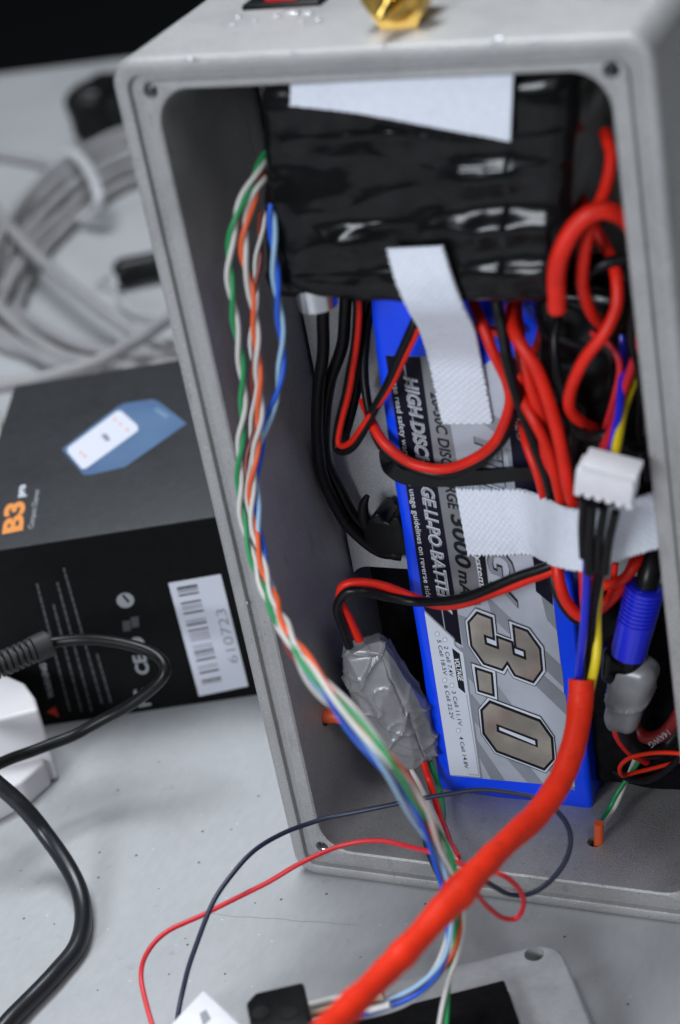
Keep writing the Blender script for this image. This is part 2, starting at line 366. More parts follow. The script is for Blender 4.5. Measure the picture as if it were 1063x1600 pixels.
cut(shell, [join([h]) for h in holes] + [cyl(Vector((-3, gz.y, gz.z)), xv, 2.5, 16, 20), cyl(Vector((hz.x, hz.y, -3)), zv, 2.1, 16, 20)])
for x, z in ((9.3, 10.2), (8.9, 217.0), (W-8.9, 217.0), (W-9.3, 10.2)):   # threads inside the screw holes
    C = [Vector((x+1.72*math.cos(a*0.5), 0.9+a*0.045, z+1.72*math.sin(a*0.5))) for a in range(0, 110)]
    mesh('screw_thread', sweep(C, 0.16, 5), steel, enc)
# the mounting plate with its two rounded cut-outs, and the dark foam behind
pl = mesh('mounting_plate', loft([rr_pts(9.5, W-9.5, 9.5, H-8, 6, 48.0), rr_pts(9.5, W-9.5, 9.5, H-8, 6, 49.6)]), plate_m, enc, sharp=30)
c1 = [Y(584, 470, 48), Y(612, 835, 48), Y(560, 884, 48), Y(585, 1200, 48)]
cut(pl, [loft([rr_pts(c1[0].x+6, 100, c1[1].z, 158, 5, 40), rr_pts(c1[0].x+6, 100, c1[1].z, 158, 5, 56)]),
         loft([rr_pts(c1[2].x-3, 100, 16, c1[2].z, 6, 40), rr_pts(c1[2].x-3, 100, 16, c1[2].z, 6, 56)])])
mesh('foam_backing', boxm(Vector((10, 57, 10)), Vector((98, 0, 0)), Vector((0, 2, 0)), Vector((0, 0, 205))), foam, enc)
# rocker switch on the roof
s0 = Z(447, 6, H)
sw = mesh('switch_bezel', bevel_mesh(boxm(Vector((s0.x-9.5, s0.y-3, H-1)), Vector((19, 0, 0)), Vector((0, 15, 0)), Vector((0, 0, 2.2))), 0.6), black, enc)
mesh('rocker', bevel_mesh(boxm(Vector((s0.x-4.2, s0.y-2.3, H+0.9)), Vector((8.4, 0, 0)), Vector((0, 11, 1.5)), Vector((0, 0, 3))), 0.8), switch_red, sw)
gl = []
for a, b, r in ((432, 26, .6), (455, 22, 1.3), (480, 22, .9), (372, 28, .5), (363, 40, .35), (497, 33, .35), (471, 36, .35), (398, 34, .4)):
    p = Z(a, b, H); gl.append(rbox(p, (r*1.6, r, 0.7), 0.65, 4))
mesh('glue_bead', join(gl), clear, enc)['kind'] = 'stuff'
dn = []  # steel specks: roof edge glints modelled as beads, and nicks in the rim
for a, b, r in ((780, 60, .9), (297, 92, .6), (760, 70, .4), (830, 66, .35), (600, 72, .3), (455, 84, .35)):
    p = Z(a, b, H); dn.append(rbox(Vector((p.x, p.y, H)), (r, r*.8, 0.35), 0.3, 4))
for a, b, r in ((288, 571, .3), (300, 480, .12), (386, 942, .25), (352, 820, .14), (398, 1060, .12), (1040, 360, .25)):
    p = Y(a, b, 0); dn.append(rbox(p, (r, 0.12, r*1.6), 0.1, 3))
mesh('edge_glint_nick', join(dn), steel, enc)['kind'] = 'stuff'
# gold antenna connector lying forward on the roof
g0 = Z(606, 6, H+6)
an = mesh('antenna_connector', join([cyl(g0 + Vector((0, 3.5, 0)), yv, 7.4, 5, 6), cyl(g0 + Vector((0, 8.5, 0)), yv, 4.6, 9, 28), cyl(g0 + Vector((0, 1.2, 0)), yv, 3.6, 2.4, 24, 5.0)]), gold, enc, sharp=30)
mesh('centre_pin', join([cyl(g0 + Vector((0, -4.0, -1.2)), Vector((0, 1, .18)), 1.2, 6, 16, 2.1), rbox(g0+Vector((0, -4, -1.2)), (1.2, 1.2, 1.2), 1.15, 5)]), gold, an)
# grommets in the holes
mesh('orange_grommet', join([tube([Vector((5, gz.y, gz.z)), Vector((11, gz.y+.5, gz.z+.5)), Vector((16, gz.y+1, gz.z))], 2.1, 14, 4)]), orange, enc)

# ================================================================== the battery
ba = math.radians(1.9)
bu = Vector((math.cos(ba), 0, -math.sin(ba))); bh = Vector((math.sin(ba), 0, math.cos(ba)))
BO = Vector((31.6, 29.0, 9.3)); BWd, BHt, BT = 43.2, 149.0, 18.0
bat = thing('battery_pack', 'blue shrink-wrapped battery pack with a silver 3.0 label', 'battery', BO + bu*BWd/2 + yv*9)
def bdisp(q, n):                  # the wrap gathers at the top end and dips round the cells
    top = max(0, (q.z-BHt/2+16)/16)
    q = q.copy(); q.x *= 1-0.05*top; q.y += -1.2*top*top*(1 if q.y < 0 else -1)
    k = noise.noise(Vector((q.x*.12, q.y*.12, q.z*.05)))*0.35 + noise.noise(Vector((q.x*.25+5, q.y*.3, q.z*.25)))*top*0.9
    if abs(n.y) > .99 and q.y < 0 and q.z < BHt/2-18: k *= 0.0
    return q + n*k
Rb = Matrix((bu, yv, bh)).transposed()
mesh('battery_body', rbox(BO + bu*BWd/2 + yv*BT/2 + bh*BHt/2, (BWd/2, BT/2, BHt/2), 1.6, 44, bdisp, Rb), blue, bat, sharp=60)
bf = Face(BO + yv*-0.06, (0, -1, 0), 0.035)
Lb = bf.poly('label', [(603, 555), (822, 562), (843, 745), (864, 930), (899, 1230), (705, 1212), (664, 953), (635, 760)], lab, bat, 1)
def S1(pts, o=(700, 920), s=5.315): return [(a/s+o[0], b/s+o[1]) for a, b in pts]
bf.poly('stripe', [(657, 557), (690, 558), (700, 640), (722, 765), (748, 900), (752, 945), (714, 948), (685, 765)], lab_m, Lb, 2)
for q in ([(790, 700), (812, 705), (868, 960), (870, 985), (855, 968)], [(760, 930), (878, 1040), (882, 1075), (770, 965)], [(800, 1010), (884, 1085), (888, 1120), (795, 1030)],
          [(720, 1010), (740, 1020), (900, 1235), (880, 1229), (725, 1050)], [(726, 1080), (738, 1085), (850, 1225), (825, 1223), (735, 1120)], [(735, 1140), (790, 1220), (768, 1218), (742, 1170)], [(716, 960), (730, 965), (746, 1040), (726, 1020)], [(690, 1100), (700, 1100), (700, 1101)],
          [(700, 620), (712, 610), (790, 660), (793, 690)], [(720, 720), (730, 715), (800, 745), (806, 770)]):
    if len(q) > 3: STR = globals().get('STR', 0)+1; bf.poly('stripe', q, lab_d, Lb, 2+0.09*STR)
bf.poly('black_band', [(603, 555), (657, 557), (671, 660), (685, 765), (714, 948), (722, 1008), (712, 1002), (664, 953), (635, 760)], lab_n, Lb, 3)
bf.poly('rule', [(629, 556), (631, 556), (664, 765), (697, 985), (695, 984), (662, 765)], lab_g, Lb, 4)
bf.poly('black_band', [(784, 560), (822, 562), (843, 745), (864, 932), (865, 946), (838, 924), (833, 866), (806, 768), (799, 700)], lab_n, Lb, 3)
bf.text('Please read safety warnings and usage guidelines on reverse side', (611, 580), (667, 934), 1.5, lab_w, Lb, 5)
for b, m, l in ((0.034, lab_w, 5), (0.004, lab_g, 6)):
    bf.text('HIGH DISCHARGE LI-PO BATTERY', (632, 587), (689, 958), 3.3, m, Lb, l, 0.25, b)
bf.text('20-30C DISCHARGE', (673, 612), (702, 796), 2.9, lab_k, Lb, 5, 0.2, 0.02)
bf.text('3000', (705, 802), (714, 886), 4.0, lab_k, Lb, 5, 0.2, 0.03)
bf.text('mAh', (717, 890), (722, 942), 3.0, lab_k, Lb, 5, 0.2, 0.03)
bf.poly('tab', [(744, 855), (757, 856), (766, 930), (753, 932)], lab_k, Lb, 5)
bf.text('power systems', (732, 800), (752, 922), 1.6, lab_w, Lb, 6, 0.2, 0.01)
for b, m, l in ((0.035, lab_k, 6), (0.014, lab_d, 7)):
    bf.text('TURNIGY', (742, 676), (772, 946), 6.6, m, Lb, l, 0.25, b)
bf.text('NIEU', (803, 640), (809, 690), 2.6, lab_g, Lb, 5, 0.2, 0.0)
# voltage panel
bf.poly('panel_edge', [(664, 953), (711, 997), (713, 1007), (726, 1018), (754, 1216), (704, 1211)], lab_d, Lb, 4)
bf.poly('panel', [(664, 956), (709, 998), (711, 1009), (724, 1020), (751, 1214), (704, 1210)], lab_l, Lb, 5)
bf.poly('rule', [(729, 1085), (730, 1085), (749.5, 1211), (748.5, 1211)], lab_g, Lb, 6)
bf.poly('rule', [(733, 1208.6), (749, 1210.5), (749, 1211.5), (733, 1209.6)], lab_g, Lb, 6)
bf.poly('tab', [(707, 1012), (719, 1021), (728, 1083), (717, 1074)], lab_k, Lb, 6)
bf.text('VOLTAGE', (710.5, 1028), (717.5, 1063), 1.35, lab_w, Lb, 7, 0.2, 0.03)
bf.text('2 Cell 7.4V', (694.5, 1009), (703.5, 1057), 1.15, lab_k, Lb, 6, 0, 0.008)
bf.text('3 Cell 11.1V', (706.5, 1079), (717, 1133), 1.15, lab_k, Lb, 6, 0, 0.008)
bf.text('4 Cell 14.8V', (718, 1150), (727, 1200), 1.15, lab_k, Lb, 6, 0, 0.008)
bf.text('5 Cell 18.5V', (683.5, 999), (693.5, 1054), 1.15, lab_k, Lb, 6, 0, 0.008)
bf.text('6 Cell 22.2V', (694.5, 1070), (704.5, 1123), 1.15, lab_k, Lb, 6, 0, 0.008)
for a, b in ((696, 999), (707, 1070), (717, 1141), (684, 990), (695.5, 1062)):
    bf.poly('check_ring', [(a+3.8*math.cos(t*.785), b+4.2*math.sin(t*.785)) for t in range(8)], lab_g, Lb, 6)
    bf.poly('check_dot', [(a+2.9*math.cos(t*.785), b+3.3*math.sin(t*.785)) for t in range(8)], lab_w, Lb, 7)
# the big metallic figures
def offs(P, d):                   # inset by d (zoomed units); positive grows
    n = len(P); A = sum(P[i][0]*P[(i+1) % n][1]-P[(i+1) % n][0]*P[i][1] for i in range(n)); sg = 1 if A > 0 else -1; out = []
    for i in range(n):
        a = Vector(P[i-1]); b = Vector(P[i]); c = Vector(P[(i+1) % n]); e1 = (b-a).normalized(); e2 = (c-b).normalized()
        n1 = Vector((e1.y, -e1.x))*sg; n2 = Vector((e2.y, -e2.x))*sg; k = (n1+n2); k = k/max(0.35, (1+n1.dot(n2)))
        out.append(tuple(b+k*d))
    return out
K3 = [(243, 180), (378, 232), (399, 428), (325, 400), (331, 440), (410, 470), (402, 377), (548, 430), (563, 528), (635, 555), (631, 517), (557, 490), (535, 285), (672, 335), (780, 487), (797, 672), (718, 782), (553, 720), (498, 627), (462, 680), (298, 624), (190, 473), (165, 268)]
O3 = [(230, 150), (395, 210), (412, 362), (525, 405), (503, 252), (680, 318), (802, 478), (820, 685), (728, 808), (542, 738), (499, 665), (475, 712), (283, 638), (170, 467), (142, 260)]
KD = [(225, 640), (378, 690), (396, 893), (250, 848)]; OD = [(192, 605), (403, 676), (421, 925), (235, 866)]
K0 = [(350, 918), (775, 1080), (880, 1228), (893, 1412), (808, 1506), (402, 1352), (290, 1200), (272, 998)]; O0 = [(334, 892), (772, 1052), (889, 1220), (910, 1415), (820, 1530), (392, 1365), (276, 1202), (252, 996)]
for Kp, Op, ins in ((K3, O3, -20), (KD, OD, -19), (K0, O0, -22)):
    bf.poly('figure_outline', S1(Op), lab_k, Lb, 8); bf.poly('figure_border', S1(offs(Op, -6)), lab_l, Lb, 9); bf.poly('figure_stroke', S1(Kp), lab_k, Lb, 10)  # thin outline, pale border, then the thick black printed stroke
    bf.poly('figure', S1(offs(Kp, ins)), foil, Lb, 11)
bf.poly('figure_stroke', S1([(407, 1115), (750, 1245), (752, 1310), (412, 1180)]), lab_k, Lb, 12)
bf.poly('figure_slot', S1([(430, 1140), (728, 1255), (733, 1290), (435, 1166)]), lab_l, Lb, 13)

# ================================================================== velcro straps
sA = [(605, 389, 690, 385, 4.2), (611, 415, 698, 410, 3.8), (622, 450, 709, 445, 3.6), (640, 487, 724, 484, 6.5), (656, 515, 741, 518, 16), (668, 555, 750, 560, 26), (678, 600, 759, 605, 27.6), (692, 663, 769, 662, 27.8)]
tag(mesh('velcro_strap', ribbon([(Y(a, b, y), Y(c, d, y)) for a, b, c, d, y in sA], 34, 54, 0.9, 0.22, 0.13, 0.95), velc, sharp=75), 'white velcro strap hanging from the black package down onto the battery', 'velcro strap')
sB = [(712, 764, 731, 868, 27.8), (760, 766, 779, 868, 27.8), (810, 767, 826, 867, 27.5), (845, 778, 848, 876, 20), (875, 793, 872, 886, 9), (910, 799, 910, 892, 4), (945, 797, 950, 882, 3), (985, 785, 990, 868, 4), (1030, 768, 1032, 856, 7), (1060, 752, 1062, 842, 9)]
tag(mesh('velcro_strap', ribbon([(Y(a, b, y), Y(c, d, y)) for a, b, c, d, y in sB], 34, 60, 0.9, 0.24, 0.15, 0.95), velc, sharp=75), 'white velcro strap running sideways under the white plug, over battery and red wires', 'velcro strap')
sC = [(456, 95, 453, 165, 4.5), (560, 92, 558, 177, 3.2), (680, 90, 680, 199, 3.0), (803, 85, 797, 221, 3.6)]
tag(mesh('velcro_strap', ribbon([(Y(a, b, y), Y(c, d, y)) for a, b, c, d, y in sC], 40, 60, 0.9, 0.1, 0.12, 1.0), velc, sharp=75), 'wide wedge of white velcro stuck along the top of the black package', 'velcro strap')

# ================================================================== black taped package
pc1, pc2, pc3, pc4 = Y(720, 285, 5), Y(760, 362, 5), Y(520, 385, 5), Y(810, 430, 5)
PC = Vector((56, 26, 190))
def sm(a, b, x): t = max(0, min(1, (x-a)/(b-a))); return t*t*(3-2*t)
def pdisp(q, n):
    w_ = q+PC; q = q.copy(); k = 0
    if n.y < -.3 or (abs(n.y) < .01 and q.y < -19):
        for c, sx, sz, h in ((pc1, 11, 3.6, 2.3), (pc2, 14, 3.2, 2.2), (pc3, 5.5, 3.6, 2.0), (pc4, 9, 2.6, 0.8)):
            k += h*math.exp(-((w_.x-c.x)/sx)**2-((w_.z-c.z-(w_.x-c.x)*0.05)/sz)**2)
        v = Vector((w_.x*.045, 3, w_.z*.13)); k += noise.noise(v)*0.7 + (1-abs(noise.noise(v*1.2+Vector((4, 1, 7)))))**10*0.3 + noise.noise(Vector((w_.x*.2, 1, w_.z*.16)))*0.34 + noise.noise(Vector((w_.x*.6, 1, w_.z*.5)))*0.05 + 0.25*sm(0, 1.2, w_.z-(200-.06*w_.x)) + 0.25*sm(0, 1.2, (171+.04*w_.x)-w_.z)
        if w_.x > 78: k += 0.35
    k += noise.noise(w_*0.05)*1.0
    q = q + n*k; q.x += noise.noise(Vector((0, 7, w_.z*.1)))*0.8 + 0.19*(q.z+24); return q
tag(mesh('taped_package', rbox(PC, (35, 19, 25.5), 5.0, 110, pdisp), tape, sharp=50), 'large package wrapped in shiny creased black tape filling the top of the box', 'package')
fe = Y(497, 474, 12)
tag(mesh('metal_can', cyl(fe+Vector((0, 0, -.5)), zv, 4.6, 8, 24, 4.8), steel), 'small silver metal end peeping out below the black package', 'metal part')

# ================================================================== twisted pairs
tg = 'coloured twisted wire pairs from the network cable'
pg = [(419, 238, 14), (398, 275, 8), (370, 335, 2), (358, 410, -1), (366, 490, -3), (377, 570, -4), (380, 640, -5), (374, 720, -7), (378, 800, -10), (396, 880, -16), (425, 955, -26), (465, 1020, -36), (510, 1075, -44), (560, 1130, -50), (612, 1190, -56), (655, 1250, -60), (690, 1310, -62), (715, 1370, -64), (722, 1430, -66), (712, 1490, -70), (700, 1540, -76), (690, 1620, -84)]
po = [(418, 268, 12), (400, 300, 7), (385, 345, 3), (381, 400, 1), (392, 455, 0), (400, 520, -1), (404, 590, -3), (406, 650, -4), (398, 720, -6), (393, 790, -9), (405, 860, -15), (428, 930, -24), (462, 1000, -34), (515, 1068, -42), (572, 1130, -48), (622, 1195, -53), (665, 1262, -57), (695, 1325, -60), (712, 1390, -63), (716, 1450, -67), (695, 1510, -72), (640, 1560, -78), (560, 1590, -84), (500, 1605, -88)]
pb = [(412, 330, 10), (404, 400, 8), (398, 470, 5), (395, 540, 2), (398, 600, 0), (396, 660, -1), (388, 740, -4), (396, 820, -9), (410, 890, -16), (425, 950, -23), (450, 1010, -32), (490, 1075, -40), (550, 1140, -46), (604, 1205, -51), (650, 1270, -55), (682, 1335, -58), (702, 1400, -62), (705, 1460, -67), (680, 1520, -73), (630, 1555, -79), (560, 1582, -85), (505, 1600, -88)]
pu = [(424, 318, 10), (428, 390, 7), (433, 460, 5), (441, 540, 3), (434, 610, 1), (418, 660, -1), (402, 730, -4), (402, 800, -9), (412, 870, -15), (428, 930, -22), (455, 1000, -31), (492, 1062, -40), (535, 1125, -47), (590, 1195, -53), (635, 1260, -58), (668, 1320, -62), (692, 1380, -66), (702, 1440, -70), (694, 1500, -75), (655, 1545, -80), (600, 1572, -85), (545, 1592, -90), (480, 1620, -95)]
allp = [pg, po, pb, pu]
def xat(P, y):
    for a, b in zip(P, P[1:]):
        if a[1] <= y <= b[1]: return a[0]+(b[0]-a[0])*(y-a[1])/max(1e-6, b[1]-a[1])
    return None
def sm(a, b, x): t = max(0, min(1, (x-a)/(b-a))); return t*t*(3-2*t)
def pull(P):
    out = []
    for x, y, d in P:
        xs = [q for q in (xat(o, y) for o in allp) if q is not None]; av = sum(xs)/len(xs); k = 0.25*sm(820, 950, y)*(1-sm(1400, 1490, y))
        out.append((x+(av-x)*k, y, d-10*sm(900, 1050, y)*(1-sm(1150, 1350, y))+20*sm(1180, 1420, y)))
    return out
pg, po, pb, pu = [pull(P) for P in allp]
pu = [(x, y, d-3*(1-sm(400, 550, y))) for x, y, d in pu]
pb = [(x, y, d+9*(1-sm(600, 900, y))) for x, y, d in pb]
for P, c1_, c2_, nm, ph in ((pg, green, wht_w, 'green and white twisted wire pair, leftmost where they hang in the box', 0.3), (po, orange, wht_w, 'orange and white twisted wire pair hanging beside the green pair', 1.3), (pb, brown, wht_w, 'brown and white twisted wire pair half hidden behind the orange pair', 2.1), (pu, blu_w, lblu, 'blue and pale blue twisted wire pair nearest the black package', 0.9)):
    t = thing('twisted_pair', nm, 'wire pair', YL(P)[0], tg)
    a, b = twist(YL(P), 0.62, 0.58, 19.0 if P is not pu else 22.0, ph, 22, lambda s: 0.92 if s < .45 else 0.92+.35*min(1, (s-.45)*4))
    mesh('wire', a, c1_, t, sharp=80); mesh('wire', b, c2_, t, sharp=80)

# ================================================================== heat-shrink sleeve, its wires and the white plug
slv = thing('sleeved_cable', 'thick orange-red heat-shrink sleeve with blue, black and yellow wires running out of its top', 'cable', Y(700, 1410, -70))
sp = [(909, 1062, 4), (906, 1110, 0), (896, 1165, -8), (875, 1222, -18), (838, 1274, -30), (796, 1313, -42), (750, 1359, -55), (702, 1411, -67), (653, 1466, -78), (608, 1513, -88), (565, 1556, -98), (525, 1596, -107), (465, 1655, -120)]
sC_ = [Vector(c) for c in cr(YL(sp), 16)]
def srad(t):
    pts = [(0, 3.0), (.12, 2.95), (.25, 2.95), (.36, 2.95), (.43, 2.7), (.50, 2.9), (.555, 3.6), (.585, 3.15), (.66, 2.75), (.71, 3.1), (.74, 2.75), (.83, 2.7), (.86, 3.0), (1, 2.9)]
    for (a, x), (b, y) in zip(pts, pts[1:]):
        if t <= b:
            k = (t-a)/(b-a); k = k*k*(3-2*k); return x+(y-x)*k + 0.07*noise.noise(Vector((t*90, 1, 2))) + 0.05*noise.noise(Vector((t*200, 7, 2)))
    return 2.9
sv = sweep(sC_, srad, 28, cap=False); sv = ([p+Vector((noise.noise(p*.22), noise.noise(p*.22+Vector((9, 9, 9))), noise.noise(p*.22+Vector((4, 2, 7)))))*0.2 if i >= 28*4 else p for i, p in enumerate(sv[0])], sv[1]); inner = sweep(sC_[:8], lambda t: 2.7, 28, cap=False)
n_ = len(sv[0]); rimF = [(k, (k+1) % 28, n_+(k+1) % 28, n_+k) for k in range(28)]
mesh('sleeve', (sv[0]+inner[0], sv[1]+[tuple(i+n_ for i in f) for f in inner[1]]+rimF+[tuple((len(sC_)-1)*28+k for k in range(28))]), sleeve_m, slv, sharp=60)
mesh('wire', tube(YL([(918, 868, -4), (916, 930, 2), (911, 1000, 5), (905, 1055, 6), (898, 1130, -1)]), 1.0, 10), bluep, slv)
mesh('wire', tube(YL([(946, 862, -1), (934, 910, 3), (924, 970, 8), (920, 1060, 8), (906, 1130, 3)]), 1.15, 10), rubber, slv)
mesh('wire', tube(YL([(938, 860, 2), (934, 930, 10), (934, 985, 10), (930, 1030, 7), (921, 1075, 5), (910, 1140, 0)]), 1.15, 10), yellow, slv)
for a in ((913, 780, 912, 870), (926, 788, 921, 895), (944, 795, 934, 890), (962, 800, 945, 895)):
    mesh('shrink_tube', tube(YL([(a[0], a[1], -8), ((a[0]+a[2])/2-2, (a[1]+a[3])/2, -6), (a[2], a[3], -4)]), 1.0 if a[0] != 926 else 1.15, 10), rubber, slv)
# white five-way plug
plug = thing('balance_plug', 'white five-way plug with black sleeved leads hanging in front of the velcro strap', 'plug', Y(945, 750, -9))
q0, q1, q2 = Y(900, 733, -10), Y(996, 758, -10), Y(889, 782, -8.5)
pu_ = (q1-q0).normalized(); pd = (q2-q0); pd = (pd-pu_*pd.dot(pu_)).normalized(); pn = pu_.cross(pd).normalized()
if pn.dot(CAM-q0) < 0: pn = -pn
hb = bevel_mesh(boxm(q0, pu_*12.6, pd*6.6, -pn*5.5), 0.45, 2)
mesh('housing', join([hb, bevel_mesh(boxm(q0+pu_*1.2-pd*2.3+pn*0.3, pu_*11.8, pd*1.7, -pn*5.8), 0.35, 2), boxm(q0+pu_*1.6-pd*0.5, pu_*10.6, pd*0.8, -pn*4.5)]+[bevel_mesh(boxm(q0+pu_*(0.15+i*2.25)+pd*6.3+pn*0.05, pu_*1.5, pd*1.1, -pn*2.2), .25, 2) for i in range(6)]), white, plug, sharp=30)
mesh('wire', tube(YL([(1003, 490, 26), (994, 545, 20), (978, 602, 14), (960, 655, 8), (945, 697, 0), (938, 730, -7)]), 1.0, 10), dred, plug)
mesh('wire', tube(YL([(940, 450, 26), (965, 500, 24), (974, 560, 20), (968, 630, 10), (955, 695, 1), (950, 730, -7)]), 0.9, 10), bluep, plug)
mesh('wire', tube(YL([(1020, 520, 26), (1003, 565, 21), (984, 615, 15), (970, 655, 8), (964, 697, 0), (961, 730, -7)]), 1.0, 10), yellow, plug)

# ================================================================== the many leads inside
rg = 'red silicone leads looping inside the enclosure'
def lead(name, label, cat, pts, r, m, group=None, seg=14):
    return tag(mesh(name, tube(YL(pts), r, seg, 10), m, sharp=80), label, cat, group)
lead('red_lead', 'thickest red lead arching beside the package at the right', 'lead', [(871, 485, 4), (868, 445, 3), (876, 400, 3), (897, 358, 4), (925, 334, 5), (955, 333, 7), (985, 352, 12), (1003, 400, 20)], 1.95, red, rg)
lead('red_lead', 'red lead dropping from the top right corner through the thick arch', 'lead', [(945, 205, 22), (957, 240, 18), (948, 290, 14), (925, 345, 9), (913, 400, 9), (912, 450, 11), (925, 490, 14), (950, 520, 22), (975, 560, 34)], 1.35, red, rg)
lead('red_lead', 'red S-shaped lead right of the black tape bundle', 'lead', [(905, 300, 24), (930, 355, 20), (952, 395, 18), (966, 430, 14), (965, 475, 11), (945, 520, 8), (915, 560, 7), (894, 605, 8), (892, 640, 10), (912, 662, 15), (935, 670, 24)], 1.35, red, rg)
lead('red_lead', 'short dark red lead behind the arch near the right wall', 'lead', [(893, 270, 36), (908, 310, 32), (930, 350, 28)], 0.9, red, rg)
lead('red_lead', 'red lead curving in one loop over the battery below the velcro strap', 'lead', [(738, 470, 22), (752, 505, 18), (772, 555, 16), (793, 600, 16), (796, 635, 17), (780, 680, 20), (745, 715, 23), (700, 732, 24), (645, 724, 24), (605, 696, 24), (582, 662, 27), (568, 625, 32)], 1.25, red, rg)
lead('black_lead', 'black lead following the underside of the red loop over the battery', 'lead', [(585, 460, 36), (572, 520, 34), (570, 590, 31), (578, 650, 28), (600, 702, 26), (650, 733, 26), (700, 742, 26), (745, 727, 25), (788, 685, 23), (806, 640, 21)], 1.1, rubber, 'black leads inside the enclosure')
lead('red_lead', 'outer red lead of the bundle right of the battery label', 'lead', [(800, 480, 20), (805, 520, 12), (838, 575, 9), (866, 650, 8), (882, 720, 8), (895, 780, 10), (915, 850, 20), (935, 930, 26)], 1.5, red, rg)
lead('red_lead', 'second red lead of the bundle, tight against the outer one', 'lead', [(806, 470, 24), (812, 540, 17), (830, 600, 14), (846, 650, 14), (855, 710, 16), (872, 780, 20), (880, 850, 24)], 1.45, red, rg)
lead('red_lead', 'third red lead of the bundle, crossing down to the velcro strap', 'lead', [(780, 560, 24), (803, 600, 17), (835, 655, 12), (860, 710, 12), (876, 770, 14), (890, 830, 17), (900, 870, 22)], 1.35, red, rg)
lead('red_lead', 'inner red lead of the bundle lying nearest the label', 'lead', [(815, 660, 26), (828, 705, 21), (845, 760, 19), (858, 800, 24), (868, 850, 28)], 1.15, red, rg)
lead('red_lead', 'short red lead half hidden under the velcro strap above the battery', 'lead', [(725, 512, 27), (750, 512, 25), (785, 520, 24), (815, 512, 27)], 1.2, red, rg)
lead('red_lead', 'thin red lead seen between black leads above the bundle', 'lead', [(850, 490, 24), (844, 530, 24), (830, 560, 26), (800, 620, 28)], 1.1, red, rg)
lead('black_lead', 'black lead running down between the red leads right of the label', 'lead', [(776, 470, 14), (787, 530, 12), (798, 580, 11), (816, 640, 14), (840, 700, 16), (862, 770, 18), (880, 850, 24)], 1.3, rubber, 'black leads inside the enclosure')
lead('black_lead', 'black lead crossing behind the red arch near the right wall', 'lead', [(905, 450, 14), (925, 422, 14), (960, 408, 15), (1010, 402, 18)], 1.4, rubber, 'black leads inside the enclosure')
lead('black_lead', 'black lead bowed behind the S-shaped red lead', 'lead', [(935, 480, 24), (980, 520, 26), (1000, 580, 30), (985, 680, 32), (990, 760, 34)], 1.8, rubber, 'black leads inside the enclosure')
lead('black_lead', 'black lead sagging in front of the tape bundle at the right', 'lead', [(880, 470, 22), (868, 520, 16), (872, 580, 13), (890, 640, 12), (900, 690, 14), (890, 750, 20)], 1.0, rubber, 'black leads inside the enclosure')
lead('black_lead', 'thin black lead hugging the right rim above the plug', 'lead', [(985, 420, 16), (992, 470, 12), (985, 530, 12), (1000, 600, 14), (1002, 680, 18), (1012, 750, 24)], 0.8, rubber, 'black leads inside the enclosure')
lead('red_lead', 'thin dark red lead behind the S-shaped lead at the right', 'lead', [(925, 520, 20), (955, 545, 17), (968, 580, 16), (955, 640, 18), (930, 700, 24)], 0.7, dred, rg)
lead('black_lead', 'black lead crossing low behind the white plug', 'lead', [(880, 655, 16), (915, 680, 12), (950, 680, 10), (990, 700, 12), (1025, 690, 20)], 1.3, rubber, 'black leads inside the enclosure')
# loops below the strap
lead('red_lead', 'red lead forming the widest loop below the sideways strap', 'lead', [(868, 860, 18), (874, 900, 15), (888, 940, 14), (912, 965, 14), (940, 952, 16), (965, 925, 18), (985, 890, 22), (1000, 850, 28)], 1.4, red, rg)
lead('red_lead', 'red lead rising steeply inside the loop below the sideways strap', 'lead', [(905, 860, 20), (912, 900, 17), (914, 940, 16), (918, 985, 20)], 1.2, red, rg)
lead('red_lead', 'red lead swinging up to the right under the sideways strap', 'lead', [(925, 915, 20), (950, 914, 18), (975, 903, 18), (995, 878, 20), (1005, 850, 26)], 1.3, red, rg)
lead('red_lead', 'thin dark red lead behind the loops under the sideways strap', 'lead', [(962, 880, 26), (957, 915, 25), (945, 945, 24), (930, 970, 28)], 0.8, red, rg)
lead('black_lead', 'black lead hugging the outside of the widest red loop', 'lead', [(860, 870, 22), (866, 915, 19), (882, 950, 18), (905, 972, 18), (935, 972, 22)], 1.0, rubber, 'black leads inside the enclosure')
# the pair to the duct-taped bundle
lead('red_lead', 'red lead of the pair crossing the label to the grey taped bundle', 'lead', [(890, 880, 18), (855, 896, 17), (800, 917, 17), (740, 937, 18), (688, 946, 20), (648, 935, 22), (600, 917, 20), (562, 911, 18), (538, 917, 17), (533, 938, 17), (545, 965, 18), (562, 1000, 20)], 1.2, red, rg)
lead('black_lead', 'black lead of the pair crossing the label to the grey taped bundle', 'lead', [(890, 866, 19), (855, 886, 17), (800, 906, 16), (745, 927, 16), (700, 938, 17), (655, 942, 20), (610, 934, 19), (570, 925, 16), (543, 926, 15), (528, 948, 15), (534, 975, 16), (546, 1010, 18)], 1.2, rubber, 'black leads inside the enclosure')
